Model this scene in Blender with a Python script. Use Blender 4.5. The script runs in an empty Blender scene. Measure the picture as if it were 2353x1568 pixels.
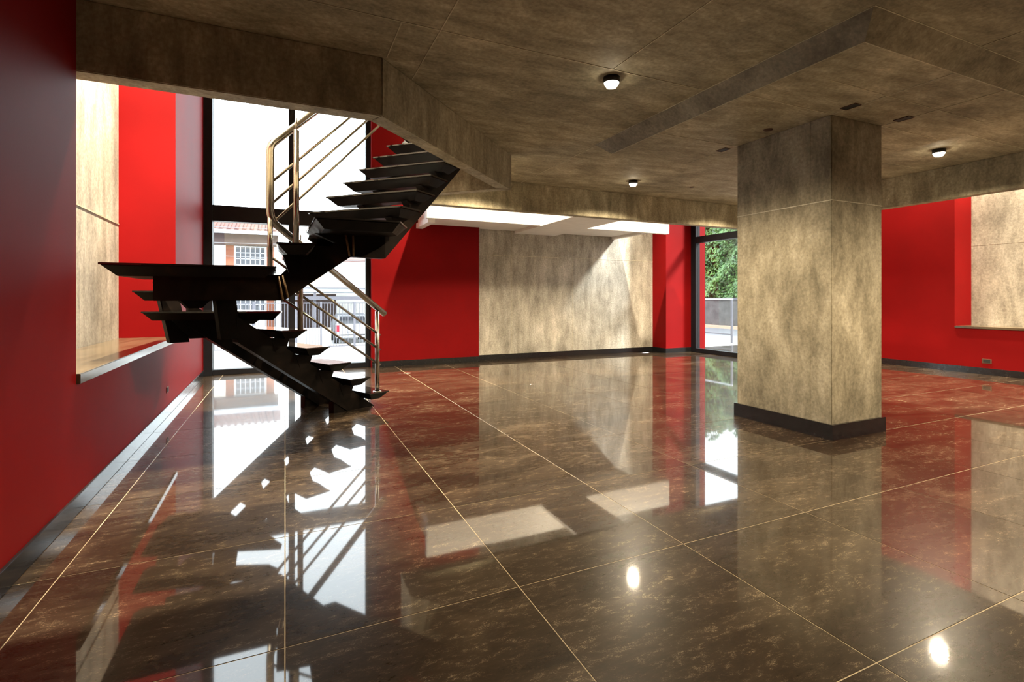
import bpy, bmesh, math, random
from mathutils import Vector, Matrix

# ---------------------------------------------------------------- camera, world, exposure
S = 1.2            # all plan numbers below are in units of the eye height (1.2 m)
SC = bpy.context.scene
COL = SC.collection
random.seed(7)

cam = bpy.data.cameras.new('camera')
cam.sensor_width = 36.0
cam.lens = 1154.0 / 2353.0 * 36.0
cam.shift_y = -97.0 / 2353.0
cam.clip_end = 300
camo = bpy.data.objects.new('camera', cam)
COL.objects.link(camo)
camo.location = (0, 0, S)
camo.rotation_euler = (math.radians(90), 0, -math.asin(0.4118))
SC.camera = camo

world = bpy.data.worlds.new('overcast_sky')
SC.world = world
world.use_nodes = True
bgn = world.node_tree.nodes['Background']
bgn.inputs[0].default_value = (0.86, 0.93, 1.0, 1)
bgn.inputs[1].default_value = 8.0

SC.view_settings.view_transform = 'Standard'
SC.view_settings.look = 'None'
SC.view_settings.gamma = 1.0
SC.view_settings.use_curve_mapping = False
SC.view_settings.exposure = 0.0

sun = bpy.data.lights.new('sun', 'SUN')
sun.energy = 22.0; sun.angle = math.radians(9); sun.color = (1.0, .97, .92)
suno = bpy.data.objects.new('sun', sun); COL.objects.link(suno)
suno.rotation_euler = Vector((-.61, .40, -.68)).to_track_quat('-Z', 'Y').to_euler()
suno.location = (20, -12, 25)

WARM = (1.0, 0.83, 0.57)
WARM_UP = (1.0, .85, .62)
CEIL_LAMP_W = 570.0
UPPER_LAMP_W = 3600.0

# ---------------------------------------------------------------- helpers
def P(b, a, z):
    return Vector((b * S, a * S, z * S))

def new_obj(name, me, mat=None, parent=None, label=None, cat=None, group=None, kind=None):
    o = bpy.data.objects.new(name, me)
    COL.objects.link(o)
    if mat is not None and me is not None:
        if not me.materials:
            me.materials.append(mat)
    if parent is not None:
        o.parent = parent
    if label: o['label'] = label
    if cat: o['category'] = cat
    if group: o['group'] = group
    if kind: o['kind'] = kind
    return o

def empty(name, loc, label=None, cat=None, group=None, kind=None):
    """An Empty at a thing's base. Parts are built in world space and keep their place."""
    o = bpy.data.objects.new(name, None)
    COL.objects.link(o)
    o.location = loc
    o.empty_display_size = 0.1
    if label: o['label'] = label
    if cat: o['category'] = cat
    if group: o['group'] = group
    if kind: o['kind'] = kind
    return o

class MB:
    """collects geometry in metres (world space)"""
    def __init__(self):
        self.bm = bmesh.new()
    def box(self, b0, b1, a0, a1, z0, z1):
        return self.prism([(b0, a0), (b1, a0), (b1, a1), (b0, a1)], z0, z1)
    def prism(self, poly, z0, z1, poly_top=None):
        bm = self.bm
        pt = poly_top or poly
        lo = [bm.verts.new(P(b, a, z0)) for b, a in poly]
        hi = [bm.verts.new(P(b, a, z1)) for b, a in pt]
        n = len(poly)
        fs = [bm.faces.new(lo[::-1]), bm.faces.new(hi)]
        for i in range(n):
            fs.append(bm.faces.new((lo[i], lo[(i + 1) % n], hi[(i + 1) % n], hi[i])))
        return fs
    def hull8(self, pts):
        """box from 8 points (b,a,z): bottom ring 0-3, top ring 4-7"""
        v = [self.bm.verts.new(P(*p)) for p in pts]
        for f in ((3, 2, 1, 0), (4, 5, 6, 7), (0, 1, 5, 4), (1, 2, 6, 5), (2, 3, 7, 6), (3, 0, 4, 7)):
            self.bm.faces.new([v[i] for i in f])
    def tube(self, pts, r, seg=12, bend=0.0, cap=True):
        pts = [P(*p) for p in pts]
        if bend > 0 and len(pts) > 2:
            out = [pts[0]]
            for i in range(1, len(pts) - 1):
                p, c, n = pts[i - 1], pts[i], pts[i + 1]
                d1 = (p - c).normalized(); d2 = (n - c).normalized()
                L = min(bend * S, (p - c).length * .45, (n - c).length * .45)
                s, e = c + d1 * L, c + d2 * L
                for k in range(7):
                    t = k / 6
                    out.append((1 - t) ** 2 * s + 2 * t * (1 - t) * c + t * t * e)
            out.append(pts[-1])
            pts = out
        r *= S
        rings = []
        up = None
        for i, p in enumerate(pts):
            if i == 0: t = (pts[1] - p)
            elif i == len(pts) - 1: t = (p - pts[i - 1])
            else: t = (pts[i + 1] - p).normalized() + (p - pts[i - 1]).normalized()
            t.normalize()
            if up is None:
                up = Vector((0, 0, 1)) if abs(t.z) < .9 else Vector((1, 0, 0))
            x = t.cross(up).normalized(); y = x.cross(t).normalized(); up = y
            rings.append([self.bm.verts.new(p + (x * math.cos(2 * math.pi * k / seg) + y * math.sin(2 * math.pi * k / seg)) * r) for k in range(seg)])
        for i in range(len(rings) - 1):
            for k in range(seg):
                f = self.bm.faces.new((rings[i][k], rings[i][(k + 1) % seg], rings[i + 1][(k + 1) % seg], rings[i + 1][k]))
                f.smooth = True
        if cap:
            self.bm.faces.new(rings[0][::-1]); self.bm.faces.new(rings[-1])
    def lathe(self, b, a, prof, seg=32):
        """prof: list of (radius, z) in eye-height units, turned about the vertical through (b,a)"""
        rings = []
        for r, z in prof:
            if r <= 1e-6:
                rings.append([self.bm.verts.new(P(b, a, z))])
            else:
                rings.append([self.bm.verts.new(P(b + r * math.cos(2 * math.pi * k / seg), a + r * math.sin(2 * math.pi * k / seg), z)) for k in range(seg)])
        for i in range(len(rings) - 1):
            A, B = rings[i], rings[i + 1]
            for k in range(seg):
                if len(A) == 1 and len(B) == 1: continue
                if len(A) == 1: f = (A[0], B[k], B[(k + 1) % seg])
                elif len(B) == 1: f = (A[k], A[(k + 1) % seg], B[0])
                else: f = (A[k], A[(k + 1) % seg], B[(k + 1) % seg], B[k])
                self.bm.faces.new(f).smooth = True
    def build(self, name, mat, parent=None, bevel=0.0, **kw):
        bmesh.ops.recalc_face_normals(self.bm, faces=self.bm.faces)
        if bevel > 0:
            bmesh.ops.bevel(self.bm, geom=[e for e in self.bm.edges if not e.smooth or e.calc_face_angle(0) > .5],
                            offset=bevel, segments=2, affect='EDGES', clamp_overlap=True)
        # recentre on the geometry so that the origin sits at the base of the piece
        xs = [v.co for v in self.bm.verts]
        lo = Vector((min(v.x for v in xs), min(v.y for v in xs), min(v.z for v in xs)))
        hi = Vector((max(v.x for v in xs), max(v.y for v in xs), max(v.z for v in xs)))
        c = Vector(((lo.x + hi.x) / 2, (lo.y + hi.y) / 2, lo.z))
        bmesh.ops.translate(self.bm, verts=self.bm.verts, vec=-c)
        me = bpy.data.meshes.new(name)
        self.bm.to_mesh(me); self.bm.free()
        o = new_obj(name, me, mat, **kw)
        o.location = c
        if parent is not None:
            o.parent = parent
            pl = Vector((0, 0, 0)); q = parent
            while q is not None:
                pl += q.location; q = q.parent
            o.location = c - pl
        return o

def B1(name, mat, *box, parent=None, bevel=0.0, **kw):
    m = MB(); m.box(*box)
    return m.build(name, mat, parent, bevel, **kw)

# ---------------------------------------------------------------- materials
def nodes_mat(name):
    m = bpy.data.materials.new(name); m.use_nodes = True
    nt = m.node_tree
    return m, nt, nt.nodes['Principled BSDF']

def N(nt, typ, **kw):
    n = nt.nodes.new(typ)
    for k, v in kw.items():
        setattr(n, k, v)
    return n

def ramp(nt, stops, interp='LINEAR'):
    r = N(nt, 'ShaderNodeValToRGB')
    r.color_ramp.interpolation = interp
    e = r.color_ramp.elements
    while len(e) < len(stops): e.new(0.5)
    for i, (p, c) in enumerate(stops):
        e[i].position = p
        e[i].color = c if len(c) == 4 else (*c, 1)
    return r

def noise(nt, vec, scale, detail=4, rough=.55, dist=0.0):
    n = N(nt, 'ShaderNodeTexNoise')
    n.inputs['Scale'].default_value = scale
    n.inputs['Detail'].default_value = detail
    n.inputs['Roughness'].default_value = rough
    n.inputs['Distortion'].default_value = dist
    if vec is not None: nt.links.new(vec, n.inputs['Vector'])
    return n

def mapping(nt, scale=(1, 1, 1), rot=(0, 0, 0)):
    g = N(nt, 'ShaderNodeNewGeometry')
    m = N(nt, 'ShaderNodeMapping')
    m.inputs['Scale'].default_value = scale
    m.inputs['Rotation'].default_value = rot
    nt.links.new(g.outputs['Position'], m.inputs['Vector'])
    return m.outputs['Vector']

def mixc(nt, a, b, fac, mode='MIX'):
    n = N(nt, 'ShaderNodeMix', data_type='RGBA', blend_type=mode)
    for sock, v in ((n.inputs[6], a), (n.inputs[7], b), (n.inputs[0], fac)):
        if hasattr(v, 'links'): nt.links.new(v, sock)
        elif isinstance(v, (int, float)): sock.default_value = v
        else: sock.default_value = (*v, 1) if len(v) == 3 else v
    return n.outputs[2]

def concrete(name, dark, mid, light, stretch, rot=(0, 0, 0), rough=.75, cont=1.0, bump=.25):
    m, nt, p = nodes_mat(name)
    v1 = mapping(nt, (1, 1, 1))
    v2 = mapping(nt, stretch, rot)
    n1 = noise(nt, v1, .9, 5, .6, .3)
    n2 = noise(nt, v2, 3.2, 10, .70, .25)
    n3 = noise(nt, v1, 38, 3, .6)
    r1 = ramp(nt, [(.36, dark), (.52, mid), (.66, light)])
    nt.links.new(n2.outputs[0], r1.inputs[0])
    r2 = ramp(nt, [(.30, (.62, .62, .62)), (.5, (.95, .95, .95)), (.72, (1.25, 1.25, 1.25))])
    nt.links.new(n1.outputs[0], r2.inputs[0])
    c = mixc(nt, r1.outputs[0], r2.outputs[0], cont, 'MULTIPLY')
    r3 = ramp(nt, [(.3, (.76, .76, .76)), (.7, (1.18, 1.18, 1.18))])
    nt.links.new(n3.outputs[0], r3.inputs[0])
    c = mixc(nt, c, r3.outputs[0], 1.0, 'MULTIPLY')
    nt.links.new(c, p.inputs['Base Color'])
    p.inputs['Roughness'].default_value = rough
    p.inputs['Specular IOR Level'].default_value = .3
    b = N(nt, 'ShaderNodeBump'); b.inputs['Strength'].default_value = bump; b.inputs['Distance'].default_value = .004
    nt.links.new(n2.outputs[0], b.inputs['Height'])
    nt.links.new(b.outputs[0], p.inputs['Normal'])
    return m

CA = dict(dark=(.22, .185, .120), mid=(.34, .295, .20), light=(.47, .41, .29))
M_CEIL = concrete('ceiling_concrete', CA['dark'], CA['mid'], CA['light'], (.8, 2.0, 1), (0, 0, .35))
M_BEAM = concrete('beam_concrete', CA['dark'], CA['mid'], CA['light'], (2.0, 2.0, .6))
M_COLUMN = concrete('column_concrete', (.16, .135, .090), (.29, .25, .175), (.40, .35, .26), (1.3, 1.3, .55), cont=1.0)
M_SMOOTH_SHADE = concrete('shaded_smooth_concrete', (.17, .15, .115), (.24, .215, .165), (.31, .28, .22), (1.2, 1.2, 1.2), cont=.6)
M_WALLC = concrete('wall_concrete', (.27, .245, .20), (.42, .385, .32), (.55, .51, .44), (1.5, 1.5, .4))
M_JOINT = concrete('joint_concrete', (.42, .37, .26), (.52, .46, .33), (.60, .54, .40), (1, 1, 1), bump=.1)
M_CJOINT = concrete('column_joint_concrete', (.42, .37, .27), (.50, .45, .34), (.56, .51, .40), (1, 1, 1), bump=.1)

def red_paint(name, base, rough):
    m, nt, p = nodes_mat(name)
    v = mapping(nt, (1, 1, 1))
    n1 = noise(nt, v, 1.1, 4, .5)
    r = ramp(nt, [(.3, tuple(c * .86 for c in base)), (.7, tuple(min(1, c * 1.1) for c in base))])
    nt.links.new(n1.outputs[0], r.inputs[0])
    nt.links.new(r.outputs[0], p.inputs['Base Color'])
    p.inputs['Roughness'].default_value = rough
    p.inputs['Specular IOR Level'].default_value = .06
    n2 = noise(nt, v, 60, 3)
    b = N(nt, 'ShaderNodeBump'); b.inputs['Strength'].default_value = .08; b.inputs['Distance'].default_value = .002
    nt.links.new(n2.outputs[0], b.inputs['Height']); nt.links.new(b.outputs[0], p.inputs['Normal'])
    return m
M_RED = red_paint('red_wall_paint', (.165, .003, .0035), .6)

def plain(name, col, rough=.5, metal=0.0, spec=.5, var=.12, scale=6):
    m, nt, p = nodes_mat(name)
    n1 = noise(nt, mapping(nt), scale, 4, .6)
    r = ramp(nt, [(.3, tuple(c * (1 - var) for c in col)), (.7, tuple(min(1, c * (1 + var)) for c in col))])
    nt.links.new(n1.outputs[0], r.inputs[0])
    nt.links.new(r.outputs[0], p.inputs['Base Color'])
    p.inputs['Roughness'].default_value = rough
    p.inputs['Metallic'].default_value = metal
    p.inputs['Specular IOR Level'].default_value = spec
    return m

M_WHITE = plain('white_plaster', (.78, .76, .73), .7, var=.04)
M_BASE = plain('dark_granite', (.012, .012, .013), .16, var=.3, scale=30)
M_FRAME = plain('black_window_frame', (.005, .005, .007), .5, spec=.2, var=.2)
M_STEEL = plain('stainless_steel', (.46, .43, .38), .2, metal=1.0, var=.08, scale=40)
M_HOLE_SHADE = plain('painted_hole_shade', (.006, .006, .005), .7)
M_RUSTDISC = plain('rusty_box_cover', (.075, .030, .016), .7)

def iron_mat():
    m, nt, p = nodes_mat('rusty_black_iron')
    v = mapping(nt)
    n1 = noise(nt, v, 5, 7, .7, .5)
    r = ramp(nt, [(.40, (.0025, .0017, .0012)), (.60, (.007, .0035, .0018)), (.82, (.030, .014, .005))])
    nt.links.new(n1.outputs[0], r.inputs[0])
    nt.links.new(r.outputs[0], p.inputs['Base Color'])
    r2 = ramp(nt, [(.3, (.34, .34, .34)), (.7, (.60, .60, .60))])
    nt.links.new(n1.outputs[0], r2.inputs[0])
    nt.links.new(r2.outputs[0], p.inputs['Roughness'])
    p.inputs['Metallic'].default_value = .0
    p.inputs['Specular IOR Level'].default_value = .12
    return m
M_IRON = iron_mat()
M_TREAD = plain('polished_black_tread', (.012, .010, .009), .05, var=.4, scale=20)
M_WELD = plain('bare_weld_bead', (.14, .085, .035), .5, metal=.3, var=.5, scale=60)

def tile_mat():
    m, nt, p = nodes_mat('polished_brown_porcelain')
    g = N(nt, 'ShaderNodeNewGeometry'); oi = N(nt, 'ShaderNodeObjectInfo')
    sc = N(nt, 'ShaderNodeVectorMath', operation='SCALE')
    comb = N(nt, 'ShaderNodeCombineXYZ')
    for i in range(3): nt.links.new(oi.outputs['Random'], comb.inputs[i])
    nt.links.new(comb.outputs[0], sc.inputs[0]); sc.inputs['Scale'].default_value = 37.0
    add = N(nt, 'ShaderNodeVectorMath', operation='ADD')
    nt.links.new(g.outputs['Position'], add.inputs[0]); nt.links.new(sc.outputs[0], add.inputs[1])
    def mp(scale, rot=(0, 0, 0)):
        q = N(nt, 'ShaderNodeMapping'); q.inputs['Scale'].default_value = scale; q.inputs['Rotation'].default_value = rot
        nt.links.new(add.outputs[0], q.inputs['Vector']); return q.outputs['Vector']
    cloud = noise(nt, mp((.8, 2.4, 1), (0, 0, .06)), 1.7, 5, .6, .6)
    fine = noise(nt, mp((1.0, 2.4, 1), (0, 0, .06)), 14, 12, .85, .3)
    speck = noise(nt, mp((40, 70, 1)), 5.0, 2, .6)
    base = ramp(nt, [(.32, (.016, .010, .006)), (.55, (.034, .0225, .0138)), (.78, (.070, .049, .031))])
    nt.links.new(cloud.outputs[0], base.inputs[0])
    f2 = ramp(nt, [(.30, (.70, .70, .70)), (.52, (1, 1, 1)), (.72, (1.6, 1.55, 1.45))])
    nt.links.new(fine.outputs[0], f2.inputs[0])
    c = mixc(nt, base.outputs[0], f2.outputs[0], 1.0, 'MULTIPLY')
    # pale mineral flecks gathered in drifts
    mx = N(nt, 'ShaderNodeMath', operation='MULTIPLY')
    dr = ramp(nt, [(.53, (0, 0, 0)), (.72, (1, 1, 1))]); nt.links.new(fine.outputs[0], dr.inputs[0])
    dc = ramp(nt, [(.42, (.12, .12, .12)), (.66, (1, 1, 1))]); nt.links.new(cloud.outputs[0], dc.inputs[0])
    sp = ramp(nt, [(.44, (0, 0, 0)), (.62, (1, 1, 1))]); nt.links.new(speck.outputs[0], sp.inputs[0])
    nt.links.new(dr.outputs[0], mx.inputs[0]); nt.links.new(dc.outputs[0], mx.inputs[1])
    mx2 = N(nt, 'ShaderNodeMath', operation='MULTIPLY')
    nt.links.new(mx.outputs[0], mx2.inputs[0]); nt.links.new(sp.outputs[0], mx2.inputs[1])
    c = mixc(nt, c, (.72, .57, .38), mx2.outputs[0])
    nt.links.new(c, p.inputs['Base Color'])
    p.inputs['Roughness'].default_value = .30
    p.inputs['Specular IOR Level'].default_value = .05
    p.inputs['Coat Weight'].default_value = 1.0
    p.inputs['Coat Roughness'].default_value = .035
    p.inputs['Coat IOR'].default_value = 1.55
    b = N(nt, 'ShaderNodeBump'); b.inputs['Strength'].default_value = .012; b.inputs['Distance'].default_value = .002
    nt.links.new(cloud.outputs[0], b.inputs['Height']); nt.links.new(b.outputs[0], p.inputs['Coat Normal'])
    return m
M_TILE = tile_mat()
M_GROUT = plain('beige_grout', (.36, .285, .18), .8, var=.2, scale=20)

def glass_mat():
    m = bpy.data.materials.new('clear_glass'); m.use_nodes = True
    nt = m.node_tree
    nt.nodes.clear()
    out = N(nt, 'ShaderNodeOutputMaterial')
    t = N(nt, 'ShaderNodeBsdfTransparent'); t.inputs[0].default_value = (.95, .97, .96, 1)
    g = N(nt, 'ShaderNodeBsdfGlossy'); g.inputs['Roughness'].default_value = .01
    lw_ = N(nt, 'ShaderNodeLayerWeight'); lw_.inputs['Blend'].default_value = .5
    pw = N(nt, 'ShaderNodeMath', operation='POWER'); pw.inputs[1].default_value = 5.0
    nt.links.new(lw_.outputs['Facing'], pw.inputs[0])
    f = N(nt, 'ShaderNodeMath', operation='MULTIPLY_ADD'); f.inputs[1].default_value = .9; f.inputs[2].default_value = .04
    nt.links.new(pw.outputs[0], f.inputs[0])
    mx = N(nt, 'ShaderNodeMixShader')
    nt.links.new(f.outputs[0], mx.inputs[0]); nt.links.new(t.outputs[0], mx.inputs[1]); nt.links.new(g.outputs[0], mx.inputs[2])
    nt.links.new(mx.outputs[0], out.inputs['Surface'])
    return m
M_GLASS = glass_mat()

def emit_mat(name, col, strength):
    m, nt, p = nodes_mat(name)
    p.inputs['Base Color'].default_value = (.8, .8, .8, 1)
    p.inputs['Emission Color'].default_value = (*col, 1)
    p.inputs['Emission Strength'].default_value = strength
    return m
M_LAMP = emit_mat('lit_lamp_lens', (1.0, .86, .62), 60.0)
M_LAMPCAN = plain('black_lamp_housing', (.012, .011, .010), .4)

# ---------------------------------------------------------------- key levels and lines
HC = 2.4065        # ceiling
HD = 2.3077        # drop panel
HB = 2.0664        # underside of the edge beams
HT = 2.72          # upper floor
HR = 4.9           # roof
A_REAR = -4.0
def bl(a):         # face of the left wall (very slightly out of square)
    return -0.889 - 0.0153 * (a - 2.96)
B_R = 8.42         # face of the right wall
A_RED, A_CON, A_WIN = 7.5, 7.65, 7.62
WT = 0.43

# ---------------------------------------------------------------- floor: grout bed and single tiles
TB, TA = 0.7405, 0.7345
fl = MB(); fl.box(-1.45, 9.0, A_REAR - .1, 7.9, -.12, -.0012)
floor = fl.build('floor', M_GROUT, kind='structure', label='dark brown polished porcelain tile floor with beige grout lines', )
gap = .0018
tm = bmesh.new()
hw, ha, dz = (TB / 2 - gap) * S, (TA / 2 - gap) * S, .0012 * S
bmesh.ops.create_cube(tm, size=1.0)
for v in tm.verts:
    v.co = Vector((v.co.x * 2 * hw, v.co.y * 2 * ha, (v.co.z - .5) * dz))
bmesh.ops.bevel(tm, geom=[e for e in tm.edges if abs(e.verts[0].co.z) < 1e-5 and abs(e.verts[1].co.z) < 1e-5], offset=.0006, segments=1, affect='EDGES')
tile_me = bpy.data.meshes.new('floor_tile'); tm.to_mesh(tile_me); tm.free()
tile_me.materials.append(M_TILE)
tile_cut = tile_me.copy()                      # last row, cut to fit the back wall
for v in tile_cut.vertices: v.co.y *= (7.9 - (.845 + TA * 9)) / TA
for i in range(-2, 12):
    for k in range(-7, 10):
        b0, a0 = TB * i, .845 + TA * k
        if b0 + TB > 9.0 or a0 > 7.8 or a0 < A_REAR - .3: continue
        cut = a0 + TA > 7.95
        o = new_obj('floor_tile', tile_cut if cut else tile_me)
        o.parent = floor
        o.location = P(b0 + TB / 2, a0 + (7.9 - a0) / 2 if cut else a0 + TA / 2, 0) - floor.location

# ---------------------------------------------------------------- left wall with its niche
N0, N1, NS = 2.975, 5.55, .60
m = MB()
def lw(m, a0, a1, z0, z1, off=0.0, th=WT):
    m.prism([(bl(a0) - off, a0), (bl(a1) - off, a1), (bl(a1) - off - th, a1), (bl(a0) - off - th, a0)], z0, z1)
lw(m, A_REAR, 7.9, 0, NS); lw(m, A_REAR, N0, NS, HR); lw(m, N1, 7.9, NS, HR)
wall_left = m.build('wall_left', M_RED, kind='structure')
m = MB(); lw(m, A_REAR, 7.9, 0, HR, WT, .12)
m.build('wall_left_niche', M_WALLC, kind='structure')
m = MB()
m.prism([(bl(N0) + .015, N0 + .004), (bl(N1) + .015, N1 - .004), (bl(N1) - WT + .002, N1 - .004), (bl(N0) - WT + .002, N0 + .004)], NS, NS + .048)
def sill_mat():
    m, nt, p = nodes_mat('polished_brown_stone')
    n1 = noise(nt, mapping(nt, (3, .6, 1)), 3, 7, .7)
    r = ramp(nt, [(.3, (.05, .035, .02)), (.7, (.12, .09, .055))])
    nt.links.new(n1.outputs[0], r.inputs[0]); nt.links.new(r.outputs[0], p.inputs['Base Color'])
    p.inputs['Roughness'].default_value = .16
    p.inputs['IOR'].default_value = 1.5
    return m
M_SILL = sill_mat()
m.build('trim_1', M_SILL, bevel=.004, kind='structure')
m = MB(); m.prism([(bl(N0) - WT, N0), (bl(N1) - WT, N1), (bl(N1) - WT + .004, N1), (bl(N0) - WT + .004, N0)], 1.663, 1.673)
m.build('form_joint', M_CJOINT, parent=bpy.data.objects['wall_left_niche'])
# baseboard left
m = MB()
m.prism([(bl(A_REAR), A_REAR), (bl(7.5), 7.5), (bl(7.5) + .014, 7.5), (bl(A_REAR) + .014, A_REAR)], 0, .085)
m.build('baseboard_left', M_BASE, bevel=.003, kind='structure')

# ---------------------------------------------------------------- back walls
RB0, RB1, CB1 = 1.145, 2.81, 6.41
B1('wall_back_red', M_RED, RB0, RB1, A_RED, 7.9, 0, HR, kind='structure')
wc = B1('wall_back_concrete', M_WALLC, RB1, CB1, A_CON, 7.9, 0, HR, kind='structure')
m = MB(); m.box(RB1, CB1, A_CON - .003, A_CON, 1.712, 1.720)
m.build('form_joint', M_CJOINT, parent=wc)
for bj in (3.45, 4.63):
    m = MB(); m.box(bj, bj + .006, A_CON - .002, A_CON, .09, HR - .1)
    m.build('form_joint', M_CJOINT, parent=wc)
B1('wall_back_pier', M_RED, CB1, 7.37, 7.28, 7.9, 0, HR, kind='structure')
B1('baseboard_back_red', M_BASE, RB0 + .01, RB1 + .012, A_RED - .014, A_RED, 0, .085, bevel=.003, kind='structure')
B1('baseboard_back_concrete', M_BASE, RB1 + .012, CB1 - .014, A_CON - .014, A_CON, 0, .085, bevel=.003, kind='structure')
m = MB()
m.box(CB1 - .014, CB1, 7.266, A_CON, 0, .085); m.box(CB1, 7.0, 7.266, 7.28, 0, .085)
m.build('baseboard_back_pier', M_BASE, kind='structure')

# ---------------------------------------------------------------- right wall
NR0, NR1 = .4, 3.80
m = MB()
m.box(B_R, B_R + WT, A_REAR, 5.35, 0, NS)
m.box(B_R, B_R + WT, NR1, 5.35, NS, HR)
m.box(B_R, B_R + WT, A_REAR, NR0, NS, HR)
m.build('wall_right', M_RED, kind='structure')
wr = B1('wall_right_niche', M_WALLC, B_R + WT, B_R + WT + .12, A_REAR, 5.35, 0, HR, kind='structure')
m = MB(); m.box(B_R + WT - .001, B_R + WT, NR0, NR1, 1.745, 1.752)
m.build('form_joint', M_WALLC, parent=wr)
B1('trim_2', M_SILL, B_R - .015, B_R + WT - .002, NR0 + .004, NR1 - .004, NS, NS + .03, bevel=.004, kind='structure')
B1('baseboard_right', M_BASE, B_R - .014, B_R, A_REAR, 5.2, 0, .085, bevel=.003, kind='structure')
# return behind the column, between the right window and the right wall
B1('wall_right_return', M_RED, 7.05, B_R + WT, 5.20, 5.35, 0, HR, kind='structure')
# rear wall and roof close the volume
B1('wall_rear', M_WALLC, -1.4, 9.0, A_REAR - .15, A_REAR, 0, HR, kind='structure')
roof = MB(); roof.prism([(-1.5, A_REAR - .2), (9.1, A_REAR - .2), (9.1, 5.35), (7.14, 5.35), (7.14, 7.9), (-1.5, 7.9)], HR, HR + .2)
roof.build('ceiling_upper', M_CEIL, kind='structure')

# ---------------------------------------------------------------- mezzanine slab = ceiling, with its edge beams
BI = 6.54
slab = [(bl(A_REAR), A_REAR), (BI, A_REAR), (BI, 5.62), (1.18, 5.62), (1.18, 5.15), (1.85, 4.48), (.465, 3.095), (bl(3.095), 3.095)]
m = MB(); m.prism(slab, HC, HT)
ceiling = m.build('ceiling', M_CEIL, kind='structure')
def beam(poly):
    m = MB(); m.prism(poly, HB, HC)
    return m.build('edge_beam', M_BEAM, ceiling, bevel=.006)
beam([(bl(2.975) - WT + .004, 2.978), (.515, 2.978), (.465, 3.095), (bl(3.095) - WT + .004, 3.095)])
beam([(.515, 2.975), (2.02, 4.48), (1.85, 4.48), (.465, 3.095)])
beam([(2.02, 4.48), (1.18, 5.32), (1.18, 5.15), (1.85, 4.48)])
beam([(1.18, 5.32), (1.30, 5.32), (1.30, 5.50), (1.18, 5.50)])
beam([(1.18, 5.50), (6.42, 5.50), (BI, 5.62), (1.18, 5.62)])
beam([(6.42, A_REAR), (BI, A_REAR), (BI, 5.62), (6.42, 5.50)])
m = MB()
DB0, DB1, DA0, DA1, DD = 2.68, 4.94, 1.585, 3.755, .106
m.prism([(DB0, DA0), (DB1, DA0), (DB1, DA1), (DB0, DA1)], HD, HC,
        [(DB0 - DD, DA0 - DD), (DB1 + DD, DA0 - DD), (DB1 + DD, DA1 + DD), (DB0 - DD, DA1 + DD)])
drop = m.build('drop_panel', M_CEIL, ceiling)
drop.data.materials.append(M_SMOOTH_SHADE)            # greyer, smoother concrete, darkened to paint shade onto the left and right slopes
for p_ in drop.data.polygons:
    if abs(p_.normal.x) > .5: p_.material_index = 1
def joint(b0, b1, a0, a1, z, parent, w=.006, mat=None):
    """a thin raised seam left by the formwork, on the underside at height z"""
    m = MB()
    if abs(b1 - b0) > abs(a1 - a0): m.box(b0, b1, a0 - w / 2, a0 + w / 2, z - .0025, z)
    else: m.box(b0 - w / 2, b0 + w / 2, a0, a1, z - .0025, z)
    return m.build('form_joint', mat or M_JOINT, parent)
joint(-.8, 2.57, 2.55, 2.55, HC, ceiling)
joint(1.83, 1.83, A_REAR + .1, 2.55, HC, ceiling)
joint(.742, .742, 2.55, 3.19, HC, ceiling)
joint(.54, .54, 2.55, 2.97, HC, ceiling)
joint(.742, .742, -2.0, 2.55, HC, ceiling)
joint(5.06, 6.40, 2.31, 2.31, HC, ceiling)
joint(5.06, 6.40, 3.13, 3.13, HC, ceiling)
joint(3.53, 3.53, A_REAR + .1, 1.47, HC, ceiling)
joint(4.11, 4.11, A_REAR + .1, 1.47, HC, ceiling)
joint(2.7, 6.4, 1.0, 1.0, HC, ceiling)
joint(2.60, 2.60, 3.87, 5.48, HC, ceiling)
for a_ in (2.31, 3.13):
    joint(DB0, 3.53, a_, a_, HD, drop); joint(4.11, DB1, a_, a_, HD, drop)
for b_ in (3.53, 4.11):
    joint(b_, b_, DA0, 2.31, HD, drop); joint(b_, b_, 3.13, DA1, HD, drop)
joint(2.95, 4.7, 1.95, 1.95, HD, drop, .004)
joint(DB0 - DD, DB0 - DD, DA0 - DD, DA1 + DD, HC, ceiling); joint(DB0 - DD, DB1 + DD, DA0 - DD - .004, DA0 - DD - .004, HC, ceiling)
joint(DB0, DB1, DA0 + .004, DA0 + .004, HD, drop); joint(DB0 + .004, DB0 + .004, DA0, DA1, HD, drop, .004)

# ---------------------------------------------------------------- column
K0, K1, L0, L1 = 3.53, 4.113, 2.31, 3.127
col = empty('concrete_column', P((K0 + K1) / 2, (L0 + L1) / 2, 0), 'thick square fair-faced concrete column with black skirting in the middle of the room', 'column')
B1('shaft', M_COLUMN, K0, K1, L0, L1, 0, HD, parent=col, bevel=.006)
m = MB()
m.box(K0 - .003, K1 + .003, L0 - .003, L1 + .003, 1.698, 1.705)
m.build('form_joint', M_CJOINT, col)
m = MB(); m.box(K0 - .002, K0, 2.47, 2.474, .12, HD)
m.build('form_joint', M_COLUMN, col)
for bx in ((K0 - .018, K1 + .018, L0 - .018, L0), (K0 - .018, K1 + .018, L1, L1 + .018), (K0 - .018, K0, L0, L1), (K1, K1 + .018, L0, L1)):
    B1('skirting', M_BASE, *bx, 0, .108, parent=col)

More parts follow.
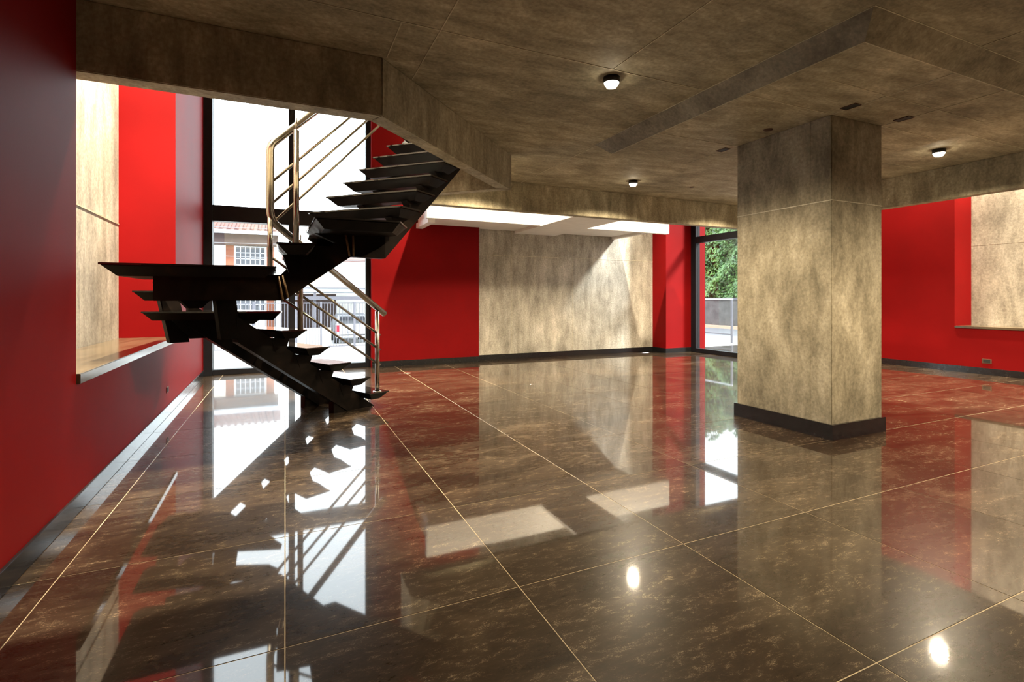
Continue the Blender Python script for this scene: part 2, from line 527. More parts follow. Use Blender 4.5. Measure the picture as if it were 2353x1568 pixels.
# ---------------------------------------------------------------- open boxes and covers in the ceiling
def ceil_box(b, a, label):
    t = empty('ceiling_junction_box', P(b, a, HD), label, 'junction box', 'open electrical boxes in the ceiling around the column')
    B1('shade_plate', M_HOLE_SHADE, b - .030, b + .030, a - .048, a + .048, HD - .003, HD, parent=t)  # near-black plate, paints the shade inside the open box
    m = MB()
    for x0, x1, y0, y1 in ((-.034, -.030, -.052, .052), (.030, .034, -.052, .052), (-.03, .03, -.052, -.048), (-.03, .03, .048, .052)):
        m.box(b + x0, b + x1, a + y0, a + y1, HD - .005, HD)
    m.build('rim', M_RUSTDISC, t)
ceil_box(3.50, 2.16, 'larger dark open ceiling box just in front of the column corner')
ceil_box(4.09, 2.15, 'dark open ceiling box right of the column top')
ceil_box(3.50, 3.25, 'dark open ceiling box at the far left edge of the column top')
def ceil_cover(b, a, z, r, label):
    m = MB(); m.lathe(b, a, [(0, z), (r, z), (r, z - .004), (r * .8, z - .007), (0, z - .007)], 24)
    m.build('ceiling_cover', M_RUSTDISC, label=label, cat='cover plate')
ceil_cover(3.40, 2.72, HD, .033, 'round rust-brown cover plate on the ceiling beside the column')
ceil_cover(4.66, 4.82, HC, .028, 'small round dark cover plate on the ceiling near the back beam')

# ---------------------------------------------------------------- downlights
def downlight(b, a, z, label, group, watts, r=.052, spot=154, col_=WARM):
    t = empty('downlight', P(b, a, z), label, 'ceiling light', group)
    m = MB(); m.lathe(b, a, [(0, z), (r, z), (r, z - .036), (r * .9, z - .036), (r * .9, z - .018), (0, z - .018)], 28)
    m.build('housing', M_LAMPCAN, t)
    m = MB(); m.lathe(b, a, [(r * .88, z - .020), (r * .86, z - .042), (r * .6, z - .062), (0, z - .070)], 28)
    m.build('lens', M_LAMP, t)
    L = bpy.data.lights.new('downlight_bulb', 'SPOT')
    L.energy = watts; L.color = col_; L.spot_size = math.radians(spot); L.spot_blend = .5; L.shadow_soft_size = r * S * .8
    o = bpy.data.objects.new('downlight_bulb', L); COL.objects.link(o)
    o.parent = t; o.location = (0, 0, -.078 * S)
    return t
GR = 'round surface-mounted ceiling lights under the mezzanine'
downlight(1.89, 2.647, HC, 'brightest round ceiling light, left of the sloped drop panel', GR, CEIL_LAMP_W)
downlight(3.78, 4.86, HC, 'small lit ceiling light in front of the back concrete beam', GR, CEIL_LAMP_W)
downlight(5.61, 2.654, HC, 'lit ceiling light right of the concrete column', GR, CEIL_LAMP_W)
for b_, a_, lab in ((1.92, 4.90, 'ceiling light hidden behind the slanted beam of the stair opening'), (5.72, 4.86, 'ceiling light hidden behind the concrete column'),
                    (3.78, .5, 'ceiling light overhead in front of the drop panel'), (5.61, .5, 'ceiling light overhead at the right side'),
                    (5.61, -1.7, 'rear right ceiling light behind the camera')):
    downlight(b_, a_, HC, lab, GR, CEIL_LAMP_W)
GU = 'round ceiling lights of the upper storey'
for b_, a_, lab in ((-.72, 3.6, 'upper storey ceiling light over the near end of the left niche'), (-.72, 4.65, 'upper storey ceiling light over the far end of the left niche'),
                    (2.6, 5.95, 'upper storey ceiling light over the left end of the white gallery'), (4.9, 5.95, 'upper storey ceiling light over the right end of the white gallery'),
                    (7.95, 4.45, 'upper storey ceiling light above the red wall behind the column'),
                    (8.22, 2.6, 'upper storey ceiling light over the far end of the right niche'), (8.22, 1.1, 'upper storey ceiling light over the middle of the right niche'),
                    (8.22, -1.2, 'upper storey ceiling light over the near end of the right niche')):
    downlight(b_, a_, HR, lab, GU, UPPER_LAMP_W, spot=90, col_=WARM_UP)

# ---------------------------------------------------------------- windows
def window(name, frame_boxes, pane_boxes):
    fr = empty(name, P(*frame_boxes[0][1][0:1], frame_boxes[0][1][2], 0), kind='structure')
    for nm, bx in frame_boxes:
        B1(nm, M_FRAME, *bx, parent=fr, bevel=.004)
    for bx in pane_boxes:
        B1('pane', M_GLASS, *bx, parent=fr)
    return fr
WL = bl(A_WIN) + .0
f0, f1 = A_WIN - .06, A_WIN + .07
window('window_1', [
    ('jamb', (WL - .06, WL + .10, f0 - .03, f1 + .03, 0, HR)),
    ('jamb', (RB0 - .065, RB0, f0 + .02, f1, 0, HR)),
    ('mullion', (.045, .125, f0 + .01, f1, .07, HR)),
    ('bottom_rail', (WL + .10, RB0 - .065, f0 + .01, f1, 0, .07)),
    ('transom', (WL + .10, .045, f0 - .01, f1, 2.02, 2.225)),
    ('transom', (.125, RB0 - .065, f0 - .01, f1, 2.02, 2.225)),
], [
    (WL + .10, .045, A_WIN, A_WIN + .008, .07, 2.02), (.125, RB0 - .065, A_WIN, A_WIN + .008, .07, 2.02),
    (WL + .10, .045, A_WIN, A_WIN + .008, 2.225, HR), (.125, RB0 - .065, A_WIN, A_WIN + .008, 2.225, HR)])
BW = 7.07
window('window_2', [
    ('jamb', (BW - .06, BW + .05, 7.16, 7.28, 0, HR)),
    ('jamb', (BW - .06, BW + .05, 5.35, 5.44, 0, HR)),
    ('bottom_rail', (BW - .06, BW + .05, 5.44, 7.16, 0, .075)),
    ('transom', (BW - .06, BW + .05, 5.44, 7.16, 2.045, 2.16)),
], [
    (BW - .004, BW + .004, 5.44, 7.16, .075, 2.045), (BW - .004, BW + .004, 5.44, 7.16, 2.16, HR)])

# ---------------------------------------------------------------- white gallery and its bridge
GZ = 2.106
gal = empty('white_gallery', P(3.8, 6.7, GZ), 'white plastered gallery with a bridge hanging in front of the grey back wall', 'gallery')
B1('fascia', M_WHITE, 1.76, 5.98, 6.71, 6.80, GZ, GZ + .42, parent=gal)
B1('soffit', M_WHITE, 1.83, 5.53, 6.80, 7.495, GZ + .03, GZ + .30, parent=gal)
B1('soffit', M_WHITE, 2.82, 5.53, 7.495, A_CON - .005, GZ + .03, GZ + .30, parent=gal)
B1('end_beam', M_WHITE, 1.80, 1.90, 6.80, 7.495, GZ - .045, GZ + .03, parent=gal)
B1('end_beam', M_WHITE, 5.46, 5.53, 6.80, A_CON - .005, GZ - .015, GZ + .03, parent=gal)
m = MB(); m.box(3.50, 4.28, 5.625, A_CON - .005, GZ - .012, GZ + .03)
m.build('bridge', M_WHITE, gal)

# ---------------------------------------------------------------- staircase
R = .151
stair = empty('staircase', P(.6, 4.8, 0), 'black steel staircase turning back on itself with open treads and stainless railing', 'staircase')
def inset(poly, d):
    c = Vector((sum(p[0] for p in poly) / len(poly), sum(p[1] for p in poly) / len(poly)))
    n = len(poly); out = []
    ar = sum(poly[i][0] * poly[(i + 1) % n][1] - poly[(i + 1) % n][0] * poly[i][1] for i in range(n))
    s = 1 if ar > 0 else -1
    for i in range(n):
        p0, p1, p2 = Vector(poly[i - 1]), Vector(poly[i]), Vector(poly[(i + 1) % n])
        e1 = (p1 - p0).normalized(); e2 = (p2 - p1).normalized()
        n1 = Vector((-e1.y, e1.x)) * s; n2 = Vector((-e2.y, e2.x)) * s
        k = 1 + n1.dot(n2)
        v = (n1 + n2) / max(k, .35)
        out.append((p1.x + v.x * d, p1.y + v.y * d))
    return out
def tread(poly, z, brackets=(), pan=.058, taper=.05):
    m = MB(); m.prism(poly, z - .012, z)
    t = m.build('tread', M_TREAD, stair, bevel=.002)
    m = MB(); m.prism(inset(poly, .012 + taper), z - .012 - pan, z - .016, inset(poly, .012))
    m.prism(inset(poly, .010), z - .016, z - .012)
    m.build('tread_pan', M_IRON, t)
    for (c, u, w, l, zb) in brackets:
        # tapered bracket under the pan: centre c (b,a), run direction u, half width w, half length l at the top, down to zb
        u = Vector(u).normalized(); v = Vector((-u.y, u.x))
        c = Vector(c)
        def q(su, sv, z_, k): 
            p = c + u * (su * l * k) + v * (sv * w)
            return (p.x, p.y, z_)
        m = MB()
        zt = z - .010 - pan
        m.hull8([q(-1, -1, zb, .45), q(1, -1, zb, .45), q(1, 1, zb, .45), q(-1, 1, zb, .45),
                 q(-1, -1, zt, 1), q(1, -1, zt, 1), q(1, 1, zt, 1), q(-1, 1, zt, 1)])
        m.build('bracket', M_IRON, t)
    return t

# lower flight: climbs towards the left wall
dl = Vector((.893, .45)).normalized()       # (b,a): direction of descent
el = Vector((-.45, .893)).normalized()      # across, away from the camera
g1, W1 = .2, .87
near0 = Vector((.69, 4.61))
SL = R / g1
sn0 = Vector((.519, 4.70)); sf0 = Vector((.300, 5.076))   # feet of the two lower stringers (near faces)
SW = .055
def sbot(c, c0):   # underside height of a stringer at plan point c
    return max(0.0, -(Vector(c) - c0).dot(dl)) * .713
for k in range(1, 6):
    bk = near0 - dl * (g1 * (k - 1))
    fr = bk + dl * (g1 + .01)
    poly = [tuple(bk), tuple(fr), tuple(fr + el * W1), tuple(bk + el * W1)]
    mid = bk + dl * (g1 * .5)
    cs = []
    for c0 in (sn0, sf0):
        off = (c0 - near0).dot(el) + SW / 2
        c = mid + el * off - dl * .03
        cs.append(((c.x, c.y), tuple(dl), .03, .075, sbot(c, c0) + .12))
    tread(poly, R * k, cs)
tread([(-.03, 4.20), (-.02, 4.27), (-.43, 5.06), (-.97, 5.06), (-.97, 4.50)], R * 6, [((-.28, 4.52), tuple(dl), .03, .10, .80), ((-.60, 4.66), tuple(dl), .035, .22, .69)])
tread([(-.06, 4.10), (-.03, 4.20), (-.97, 4.60), (-.97, 4.27)], R * 7, [((-.62, 4.40), tuple(dl), .03, .10, .93)])
tread([(-.965, 3.55), (-.05, 3.55), (-.05, 4.13), (-.965, 4.30)], R * 8, taper=.06, pan=.062)
# lower stringers
def stringer_low(c0, smax, foot):
    m = MB()
    h = .195
    p0 = c0 + dl * .30            # floor end, front
    def pt(c, off, z): q = c + el * off; return (q.x, q.y, z)
    c1 = c0 - dl * smax
    ztop0 = 0.0
    # side outline: along the floor, then up the slope
    ol = [(c0, 0.0), (c0 + dl * (h / .713), 0.0), (c1, .713 * smax + h), (c1, .713 * smax)]
    bm = m.bm
    A = [bm.verts.new(P(*pt(c, 0, z))) for c, z in ol]
    B = [bm.verts.new(P(*pt(c, SW, z))) for c, z in ol]
    bm.faces.new(A); bm.faces.new(B[::-1])
    for i in range(4):
        bm.faces.new((A[i], A[(i + 1) % 4], B[(i + 1) % 4], B[i]))
    s = m.build('stringer', M_IRON, stair, bevel=.003)
    # flange along the underside
    m = MB()
    f = .022
    ol = [(c0 - dl * .02, .0), (c0 + dl * .02, .0), (c1, .713 * smax + .016), (c1, .713 * smax - .004)]
    bm = m.bm
    A = [bm.verts.new(P(*pt(c, -f, z))) for c, z in ol]
    B = [bm.verts.new(P(*pt(c, SW + f, z))) for c, z in ol]
    bm.faces.new(A); bm.faces.new(B[::-1])
    for i in range(4):
        bm.faces.new((A[i], A[(i + 1) % 4], B[(i + 1) % 4], B[i]))
    m.build('flange', M_IRON, s)
    # foot block under the sloping end
    c = c0 - dl * .10
    m = MB()
    q = [c - dl * .055, c + dl * .10]
    zz = [.713 * .155, .713 * .02]
    pts = [pt(q[0], -.012, 0), pt(q[1], -.012, 0), pt(q[1], SW + .012, 0), pt(q[0], SW + .012, 0),
           pt(q[0], -.012, zz[0]), pt(q[1], -.012, zz[1]), pt(q[1], SW + .012, zz[1]), pt(q[0], SW + .012, zz[0])]
    m.hull8(pts); m.build('foot', M_IRON, s)
    return s
stringer_low(sn0, .95, True)
stringer_low(sf0, 1.10, True)
# props that carry the landing from the top of the lower stringers
def prop(c, w, l, z0, z1, lean):
    m = MB()
    u, v = dl, el
    c = Vector(c); ln = Vector(lean)
    def q(su, sv, z, o): p = c + u * su * l + v * sv * w + o; return (p.x, p.y, z)
    o0 = Vector((0, 0))
    m.hull8([q(-1, -1, z0, o0), q(1, -1, z0, o0), q(1, 1, z0, o0), q(-1, 1, z0, o0), q(-1, -1, z1, ln), q(1, -1, z1, ln), q(1, 1, z1, ln), q(-1, 1, z1, ln)])
    m.build('landing_prop', M_IRON, stair, bevel=.003)
cf = sf0 - dl * 1.16 + el * (SW / 2); prop(cf, .04, .065, .665, 1.13, (-.10, .04))
cn = sn0 - dl * .99 + el * (SW / 2); prop(cn, .035, .07, .70, 1.13, (-.05, .02))

# upper stringers: level under the landing, up along the wall side, level, then up the main flight
du = Vector((.771, .637)).normalized()
eu = Vector((-.637, .771)).normalized()
BH = .150
def path_beam(pts, w, h, name='upper_stringer'):
    """rectangular beam along pts (b,a,zbottom); section stays upright, mitred in plan"""
    bm = bmesh.new(); m = MB(); m.bm.free(); m.bm = bm
    rings = []
    for i, p in enumerate(pts):
        c = Vector(p[:2])
        ds = []
        if i > 0: ds.append((c - Vector(pts[i - 1][:2])).normalized())
        if i < len(pts) - 1: ds.append((Vector(pts[i + 1][:2]) - c).normalized())
        n = sum((Vector((-d.y, d.x)) for d in ds), Vector((0, 0))) / len(ds)
        n = n / max(n.dot(Vector((-ds[0].y, ds[0].x))), .4)
        sl = []
        if i > 0: sl.append((p[2] - pts[i - 1][2]) / max((c - Vector(pts[i - 1][:2])).length, 1e-6))
        if i < len(pts) - 1: sl.append((pts[i + 1][2] - p[2]) / max((Vector(pts[i + 1][:2]) - c).length, 1e-6))
        hv = h * sum(math.sqrt(1 + s * s) for s in sl) / len(sl)
        a_, b_ = c, c + n * w
        rings.append([bm.verts.new(P(a_.x, a_.y, p[2])), bm.verts.new(P(b_.x, b_.y, p[2])), bm.verts.new(P(b_.x, b_.y, p[2] + hv)), bm.verts.new(P(a_.x, a_.y, p[2] + hv))])
    for i in range(len(rings) - 1):
        for k in range(4):
            bm.faces.new((rings[i][k], rings[i][(k + 1) % 4], rings[i + 1][(k + 1) % 4], rings[i + 1][k]))
    bm.faces.new(rings[0][::-1]); bm.faces.new(rings[-1])
    return m.build(name, M_IRON, stair, bevel=.003)
z0 = .988
tE = 2.03
slope_u = .86
def top_end(p, z): 
    q = Vector(p) + du * tE
    return (q.x, q.y, z + slope_u * tE)
us1 = path_beam([(-.72, 3.62, z0), (-.005, 3.62, z0), (.414, 3.62, z0 + .302), (.6475, 3.62, z0 + .297), top_end((.6475, 3.62), z0 + .297)], .06, BH)
us2 = path_beam([(-.72, 3.945, z0), (-.03, 3.945, z0), (.26, 3.945, z0 + .302), (.366, 3.945, z0 + .297), top_end((.366, 3.945), z0 + .297)], .06, BH)
# weld beads at the kinks of the near stringer
for b0_, b1_, zb, zt in ((-.012, -.040, z0 + .005, z0 + .158), (.018, -.012, z0 + .02, z0 + .165), (.405, .380, z0 + .305, z0 + .455), (.432, .428, z0 + .305, z0 + .45)):
    m = MB(); m.tube([(b0_, 3.617, zb), (b1_, 3.617, zt)], .0075, 6)
    m.build('weld_bead', M_WELD, us1)
for b_ in (-.55, -.15):
    m = MB(); m.box(b_ - .025, b_ + .025, 3.68, 3.945, z0 + .02, z0 + .13)
    m.build('cross_beam', M_IRON, stair)

# treads of the upper part
tread([(-.05, 3.50), (.185, 3.46), (.185, 4.10), (-.05, 4.10)], R * 9,
      [((.06, 3.65), (1, 0), .03, .075, z0 + .17), ((.06, 3.975), (1, 0), .03, .075, z0 + .20)])
tread([(.165, 3.31), (.69, 3.30), (.79, 3.556), (.17, 4.12), (.14, 4.11)], R * 10,
      [((.40, 3.65), (1, 0), .03, .22, z0 + .40), ((.27, 3.975), (1, 0), .03, .12, z0 + .40)])
st = Vector((.139, .115))
u_r, u_l = Vector((.747, 3.556)), Vector((.155, 4.13))
for k in range(0, 8):
    r0 = u_r + st * k; l0 = u_l + st * k
    z = R * (11 + k)
    e = du * .235
    poly = [tuple(r0), tuple(r0 + e), tuple(l0 + e), tuple(l0)]
    br = []
    for s0, zz in (((.6475, 3.62), z0 + .297), ((.366, 3.945), z0 + .297)):
        c = Vector(s0) + du * (.06 + .1804 * k + .09) + eu * .03
        tt = (c - Vector(s0)).dot(du)
        br.append(((c.x, c.y), tuple(du), .03, .085, min(zz + slope_u * tt + .13, z - .10)))
    tread(poly, z, br)

# railing
RT = .0205
def rail(name, pts, r, bend=0.0, seg=12, parent=None):
    m = MB(); m.tube(pts, r, seg, bend)
    return m.build(name, M_STEEL, parent or stair)
p1 = Vector((.77, 4.70)); pv = Vector((-.10, 4.10))
dh = (p1 - pv)
# handrail: up the lower flight, a vertical turn at the landing, on up the upper flight
hb = pv + dh * 1.085
ht = pv + du * 2.0
h1, h2 = 1.56, 2.13
zlow = .905
rail('handrail', [(hb.x, hb.y, zlow - .045), (pv.x + dh.x * .03, pv.y + dh.y * .03, h1), (pv.x, pv.y, h1 + .06), (pv.x, pv.y, h2), (ht.x, ht.y, h2 + .93 * 2.0)], .027, bend=.05, seg=16)
pst = rail('post', [(p1.x, p1.y, R), (p1.x, p1.y, .885)], RT)
m = MB(); m.lathe(p1.x, p1.y, [(.04, R), (.04, R + .006), (.022, R + .010), (.022, R)], 20); m.build('base_flange', M_STEEL, pst)
rail('pin', [(p1.x, p1.y, .885), (p1.x, p1.y, .925)], .006, seg=8, parent=pst)
# second lower post on the fifth tread
q5 = pv + dh * .24
ps = rail('post', [(q5.x, q5.y, R * 5), (q5.x, q5.y, 1.44)], RT)
rail('pin', [(q5.x, q5.y, 1.44), (q5.x, q5.y, 1.50)], .006, seg=8, parent=ps)
# post under the turn on the landing
rail('post', [(pv.x, pv.y, R * 8), (pv.x, pv.y, h1 + .10)], RT * .9)
# post on the ninth tread
t9 = (.075, 4.02)
ps = rail('post', [(t9[0], t9[1], R * 9), (t9[0], t9[1], 2.24)], RT)
rail('pin', [(t9[0], t9[1], 2.24), (t9[0], t9[1], 2.33)], .006, seg=8, parent=ps)
# infill rods
for zl, zh in ((.665, 1.30), (.53, 1.17), (.39, 1.05)):
    a_, b_ = pv + dh * 1.03, pv + dh * .02
    rail('rod', [(a_.x, a_.y, zl), (b_.x, b_.y, zh)], .0108, seg=8)
for zh in (1.85, 1.69, 1.54):
    a_ = pv; b_ = pv + du * 1.9
    rail('rod', [(a_.x, a_.y, zh), (b_.x, b_.y, zh + .93 * 1.9)], .0108, seg=8)

# ---------------------------------------------------------------- sockets
def wall_box(label, plane, b, a, z, w, h):
    t = empty('wall_socket', P(b, a, z), label, 'wall socket', 'uncovered socket boxes in the red walls')
    m = MB(); 
    if plane == 'left': m.box(b, b + .006, a - w / 2, a + w / 2, z - h / 2, z + h / 2)
    else: m.box(b - .006, b, a - w / 2, a + w / 2, z - h / 2, z + h / 2)
    m.build('frame', M_RUSTDISC, t)
    m = MB()
    if plane == 'left': m.box(b, b + .008, a - w * .36, a + w * .36, z - h * .32, z + h * .32)
    else: m.box(b - .008, b, a - w * .36, a + w * .36, z - h * .32, z + h * .32)
    m.build('shade_plate', M_HOLE_SHADE, t)  # dark plate stands in for the shaded inside of the socket box
wall_box('uncovered socket box low on the right red wall under the niche', 'right', B_R, 3.45, .178, .10, .06)
wall_box('small socket box low on the left red wall near the window', 'left', bl(5.15), 5.15, .22, .075, .05)

# ---------------------------------------------------------------- outside: terrace, street, fence, car, houses, hedge
M_PAVE = plain('pale_paving', (.50, .49, .47), .8, var=.06)
M_ROAD = plain('grey_asphalt', (.13, .13, .14), .9, var=.1)
M_STREET = plain('pale_concrete_street', (.6, .6, .6), .9, var=.08)
M_HWALL = plain('cream_house_wall', (.75, .73, .68), .85, var=.05)
M_PEACH = plain('peach_house_wall', (.42, .27, .19), .85, var=.05)
M_ROOFT = plain('terracotta_tile', (.085, .040, .034), .8, var=.25, scale=12)
M_EAVE = plain('brown_timber_eave', (.014, .005, .004), .8)
M_ORANGE = plain('orange_brick_pilaster', (.16, .055, .028), .85)
M_GUTTER = plain('white_gutter', (.42, .46, .52), .5, var=.03)
M_FENCE = plain('grey_painted_fence', (.055, .055, .07), .5)
M_GARAGE = plain('brown_garage_wall', (.06, .040, .036), .9, var=.3, scale=4)
M_HGLASS = plain('dark_house_glass', (.03, .033, .04), .12)
M_CARW = plain('white_car_paint', (.27, .28, .30), .2, var=.01)
M_TAIL = plain('red_tail_lamp', (.25, .008, .02), .25)
M_RUBBER = plain('black_rubber', (.012, .012, .013), .7)
B1('terrace_paving', M_PAVE, -6, 6.9, 7.9, 10.6, -.16, -.02, kind='structure')
B1('street', M_STREET, -14, 9.5, 10.6, 34, -.98, -.86, kind='structure')
B1('terrace_paving', M_PAVE, 7.4, 9.6, 3.0, 13.0, -.16, -.02, kind='structure')
B1('road', M_ROAD, 9.6, 16.5, 0, 26, -.30, -.10, kind='structure')

# opposite fence
fa = 20.0; FZ0, FZ1 = -.80, .86
fence = empty('street_fence', P(.5, fa, -.86), 'grey metal fence of upright bars across the street', 'fence')
B1('rail', M_FENCE, -5, 6, fa - .02, fa + .02, FZ1 - .04, FZ1, parent=fence)
B1('rail', M_FENCE, -5, 6, fa - .02, fa + .02, FZ0, FZ0 + .04, parent=fence)
bar_me = None
n = 0
bq = -4.95
while bq < 6:
    if bar_me is None:
        o = B1('bar', M_FENCE, bq - .010, bq + .010, fa - .010, fa + .010, FZ0 + .04, FZ1 - .04, parent=fence); bar_me = o.data; base = o.location.copy(); b00 = bq
    else:
        o = new_obj('bar', bar_me); o.parent = fence; o.location = base + Vector(((bq - b00) * S, 0, 0))
    bq += .105
for b_, w_ in ((-4.9, .05), (-2.7, .05), (-1.0, .05), (.35, .045), (1.22, .035), (2.42, .04), (4.5, .05)):
    B1('post', M_FENCE, b_ - w_, b_ + w_, fa - w_ - .03, fa + w_ - .03, -.86, FZ1 + .03, parent=fence)

# house on the left, seen through the lower pane
HA = 26.0
h1_ = empty('tiled_house', P(-3, HA, -.86), 'cream two-storey house with terracotta roof and orange pilasters across the street', 'house')
B1('wall', M_HWALL, -9, -.45, HA, HA + 5, -.86, 3.62, parent=h1_)
B1('eave', M_EAVE, -9.3, -.3, HA - .45, HA + .02, 3.42, 3.92, parent=h1_)
B1('gutter', M_GUTTER, -9.4, -.2, HA - .60, HA - .45, 3.92, 4.07, parent=h1_)
m = MB(); m.hull8([(-9.4, HA - .5, 3.95), (-.2, HA - .5, 3.95), (-.2, HA + 3, 5.3), (-9.4, HA + 3, 5.3), (-9.4, HA - .5, 4.07), (-.2, HA - .5, 4.07), (-.2, HA + 3, 5.42), (-9.4, HA + 3, 5.42)])
rf = m.build('roof', M_ROOFT, h1_)
for k in range(30):
    b_ = -9.3 + k * .305
    m = MB(); m.tube([(b_, HA - .5, 4.09), (b_, HA + 3, 5.43)], .075, 6)
    m.build('tile_row', M_ROOFT, rf)
for b_ in (-2.28, -.62):
    B1('pilaster', M_ORANGE, b_ - .16, b_ + .16, HA - .05, HA, -.86, 3.42, parent=h1_)
def house_window(par, b0, b1, z0_, z1_, a_, nb, nz):
    w = B1('window', M_HGLASS, b0, b1, a_ - .02, a_, z0_, z1_, parent=par)
    for i in range(nb + 1):
        x = b0 + (b1 - b0) * i / nb
        B1('grille_bar', M_GUTTER, x - .018, x + .018, a_ - .05, a_ - .02, z0_, z1_, parent=w)
    for i in range(nz + 1):
        y = z0_ + (z1_ - z0_) * i / nz
        B1('grille_bar', M_GUTTER, b0, b1, a_ - .05, a_ - .02, y - .018, y + .018, parent=w)
house_window(h1_, -2.05, -.85, 2.55, 3.38, HA, 6, 3)
house_window(h1_, -2.05, -.85, .35, 1.1, HA, 6, 2)
# house with the carport on the right
h2_ = empty('carport_house', P(3, HA, -.86), 'pale peach house with a flat carport roof behind the street fence', 'house')
B1('wall', M_HWALL, -.15, 9, HA + 1.5, HA + 6, -.86, 2.9, parent=h2_)
B1('wall_panel', M_PEACH, .55, 1.75, HA + 1.44, HA + 1.5, 1.75, 2.9, parent=h2_)
m = MB(); m.hull8([(-.15, HA + 1, 2.9), (9.3, HA + 1, 2.9), (9.3, HA + 5, 3.9), (-.15, HA + 5, 3.9), (-.15, HA + 1, 3.02), (9.3, HA + 1, 3.02), (9.3, HA + 5, 4.02), (-.15, HA + 5, 4.02)])
m.build('roof', M_ROOFT, h2_)
B1('garage_back', M_GARAGE, -.2, 2.4, HA + 1.40, HA + 1.5, -.86, 1.25, parent=h2_)
B1('garage_back', M_HWALL, 2.4, 6, HA + 1.40, HA + 1.5, -.86, 1.25, parent=h2_)
B1('carport_roof', M_GUTTER, -.3, 7, 21.2, HA + 1.4, 1.28, 1.40, parent=h2_)
B1('fascia_board', M_FENCE, -.3, 7, 21.1, 21.2, 1.40, 1.46, parent=h2_)
B1('fascia_board', M_FENCE, -.3, 7, 21.1, 21.2, .96, 1.10, parent=h2_)
B1('low_wall', M_HWALL, -.4, 1.6, 20.25, 20.4, -.86, -.10, parent=h2_)
B1('carport_post', M_FENCE, 1.02, 1.12, 21.2, 21.3, -.86, 1.28, parent=h2_)
B1('carport_post', M_FENCE, 4.6, 4.7, 21.2, 21.3, -.86, 1.28, parent=h2_)

# car behind the fence, rear towards the street
CB, CAF = 2.55, 21.6
car = empty('car', P(CB, CAF, -.86), 'white hatchback parked behind the fence with its rear to the street', 'car')
m = MB()
prof = [(0, .28), (-.02, .55), (.05, .78), (.28, 1.20), (.6, 1.24), (1.6, 1.22), (2.2, .86), (2.9, .76), (3.05, .5), (3.0, .26)]  # (a offset, z)
hwid = [.66, .68, .69, .56, .54, .54, .66, .66, .64, .62]
rl = [m.bm.verts.new(P(CB - w, CAF + a_, z_ - .86)) for (a_, z_), w in zip(prof, hwid)]
rr = [m.bm.verts.new(P(CB + w, CAF + a_, z_ - .86)) for (a_, z_), w in zip(prof, hwid)]
m.bm.faces.new(rl); m.bm.faces.new(rr[::-1])
for i in range(len(prof)):
    j = (i + 1) % len(prof)
    m.bm.faces.new((rl[i], rl[j], rr[j], rr[i]))
m.build('body', M_CARW, car, bevel=.02)
m = MB(); m.hull8([(CB - .56, CAF + .07, -.03), (CB + .56, CAF + .07, -.03), (CB + .56, CAF + .10, -.03), (CB - .56, CAF + .10, -.03), (CB - .49, CAF + .235, .28), (CB + .49, CAF + .235, .28), (CB + .49, CAF + .27, .28), (CB - .49, CAF + .27, .28)])
m.build('rear_window', M_HGLASS, car)
for s_ in (-1, 1):
    m = MB(); m.hull8([(CB + s_ * .60 - .075, CAF - .035, -.34), (CB + s_ * .60 + .075, CAF - .035, -.34), (CB + s_ * .60 + .075, CAF + .06, -.34), (CB + s_ * .60 - .075, CAF + .06, -.34),
                       (CB + s_ * .60 - .06, CAF + .01, -.08), (CB + s_ * .60 + .07, CAF + .01, -.08), (CB + s_ * .60 + .07, CAF + .08, -.08), (CB + s_ * .60 - .06, CAF + .08, -.08)])
    m.build('tail_lamp', M_TAIL, car)
B1('bumper', M_CARW, CB - .68, CB + .68, CAF - .07, CAF + .02, -.86 + .26, -.86 + .44, parent=car, bevel=.02)
B1('bumper_trim', M_RUBBER, CB - .5, CB + .5, CAF - .08, CAF - .06, -.86 + .36, -.86 + .40, parent=car)
B1('number_plate', M_GUTTER, CB - .19, CB + .19, CAF - .04, CAF - .02, -.86 + .48, -.86 + .58, parent=car)
for s_ in (-1, 1):
    for ao in (.55, 2.4):
        m = MB(); m.tube([(CB + s_ * .52, CAF + ao, -.86 + .26), (CB + s_ * .68, CAF + ao, -.86 + .26)], .26, 20)
        m.build('wheel', M_RUBBER, car)

# overhead wires
M_WIRE = plain('grey_cable', (.10, .10, .11), .6)
for i, (za, zb_, a_) in enumerate(((3.15, 3.45, 17.2), (2.72, 2.98, 17.4), (2.48, 2.30, 17.0))):
    pts = []
    for k in range(13):
        t_ = k / 12
        pts.append((-9 + 17 * t_, a_, za + (zb_ - za) * t_ - .35 * 4 * t_ * (1 - t_) * .4))
    m = MB(); m.tube(pts, .010, 6)
    m.build('overhead_cable', M_WIRE, label=('topmost', 'middle', 'lowest')[i] + ' of three thin overhead cables across the house front', cat='cable', group='overhead street cables')

# right side: hedge on its garden wall, kerb, railing
M_GWALL = plain('weathered_garden_wall', (.075, .07, .068), .9, var=.3, scale=3)
gw = B1('garden_wall', M_GWALL, 15.0, 15.2, 6, 26, -.10, .95, label='low grey garden wall below the leafy hedge beyond the road', cat='wall')
B1('wall_cap', M_FENCE, 14.97, 15.23, 6, 26, .95, 1.04, parent=gw)
B1('kerb', M_PEACH, 14.75, 15.0, 6, 26, -.10, .0, parent=gw)
def leaf_mat():
    m, nt, p = nodes_mat('hedge_leaf')
    n1 = noise(nt, mapping(nt), 2.2, 4, .6)
    r = ramp(nt, [(.35, (.018, .055, .012)), (.55, (.06, .14, .028)), (.75, (.15, .26, .06))])
    nt.links.new(n1.outputs[0], r.inputs[0]); nt.links.new(r.outputs[0], p.inputs['Base Color'])
    p.inputs['Roughness'].default_value = .4
    return m
hed = empty('leafy_hedge', P(16, 15, 1.04), 'tall bright green leafy hedge seen through the right window', 'hedge')
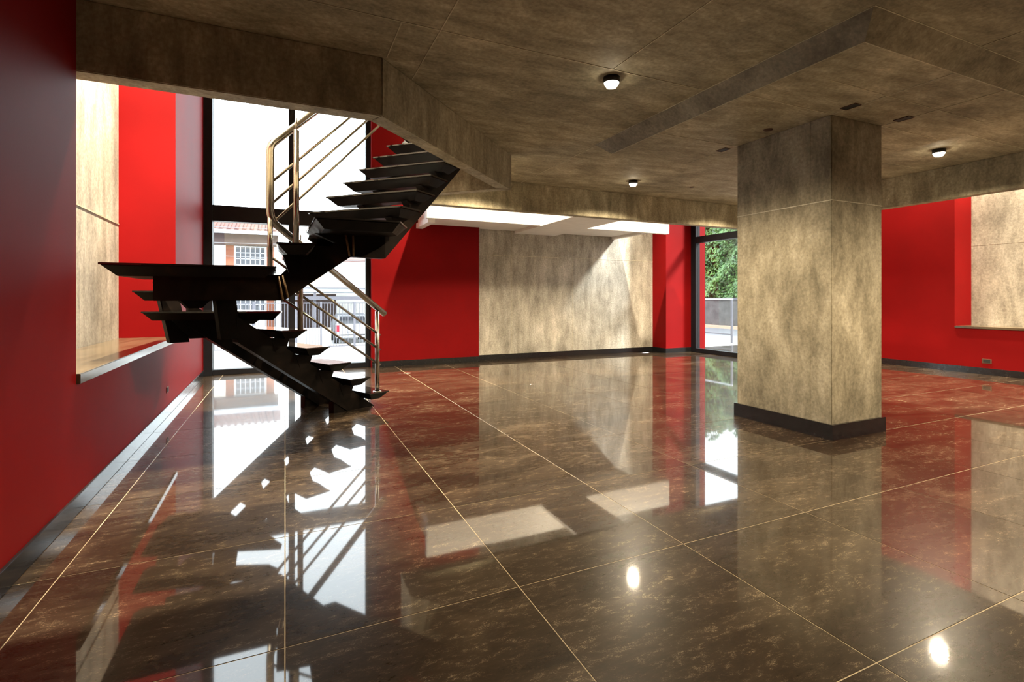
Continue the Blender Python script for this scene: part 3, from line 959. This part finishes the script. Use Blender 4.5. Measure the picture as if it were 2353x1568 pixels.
def hd(a_, z_):
    return 15.60 + .22 * math.sin(a_ * 2.3 + z_ * 1.1) * math.sin(z_ * 2.6 + a_ * .7) + .14 * math.sin(a_ * 6.1 + 2) * math.sin(z_ * 5.3)
verts, faces = [], []
rnd = random.Random(3)
for k in range(26000):
    a_ = 8 + 16 * rnd.random()
    top = 4.35 + .35 * math.sin(a_ * 1.7) + .2 * math.sin(a_ * 4.3)
    z_ = 1.06 + (top - 1.06) * rnd.random()
    dep = abs(rnd.gauss(0, .16))
    b_ = hd(a_, z_) + dep - .06
    c = P(b_, a_, z_)
    s_ = (.055 + .06 * rnd.random()) * S
    nrm = Vector((-1 + rnd.gauss(0, .35), rnd.gauss(0, .5), .55 + rnd.gauss(0, .45))).normalized()
    t1 = nrm.cross(Vector((rnd.gauss(0, 1), rnd.gauss(0, 1), rnd.gauss(0, 1)))).normalized(); t2 = nrm.cross(t1)
    i0 = len(verts)
    verts += [c - t1 * s_, c + t2 * s_ * .55 - nrm * s_ * .15, c + t1 * s_, c - t2 * s_ * .55 - nrm * s_ * .15]
    faces += [(i0, i0 + 1, i0 + 2), (i0, i0 + 2, i0 + 3)]
me = bpy.data.meshes.new('foliage'); me.from_pydata([v - hed.location for v in verts], [], faces)
fo = new_obj('foliage', me, leaf_mat(), hed, kind='stuff')
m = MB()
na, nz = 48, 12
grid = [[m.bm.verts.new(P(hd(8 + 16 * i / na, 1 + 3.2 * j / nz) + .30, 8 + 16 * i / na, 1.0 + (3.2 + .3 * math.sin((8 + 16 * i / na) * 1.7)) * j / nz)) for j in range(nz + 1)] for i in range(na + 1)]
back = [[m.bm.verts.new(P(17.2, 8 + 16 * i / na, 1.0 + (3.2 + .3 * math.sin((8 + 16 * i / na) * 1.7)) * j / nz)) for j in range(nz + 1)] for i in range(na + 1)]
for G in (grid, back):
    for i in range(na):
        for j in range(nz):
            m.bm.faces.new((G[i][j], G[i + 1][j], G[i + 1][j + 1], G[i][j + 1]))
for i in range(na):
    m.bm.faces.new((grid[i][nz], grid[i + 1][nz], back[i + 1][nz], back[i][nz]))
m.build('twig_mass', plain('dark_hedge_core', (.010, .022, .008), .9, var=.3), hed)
rl_ = empty('terrace_railing', P(9.4, 9, -.02), 'slim metal railing at the terrace edge outside the right window', 'railing')
B1('top_rail', M_GUTTER, 9.385, 9.415, 8.45, 12.5, .985, 1.01, parent=rl_)
for a_ in (8.475, 10.5, 12.4):
    B1('post', M_FENCE, 9.38, 9.42, a_ - .02, a_ + .02, -.02, .985, parent=rl_)
B1('bottom_rail', M_FENCE, 9.39, 9.41, 8.5, 12.4, .16, .185, parent=rl_)
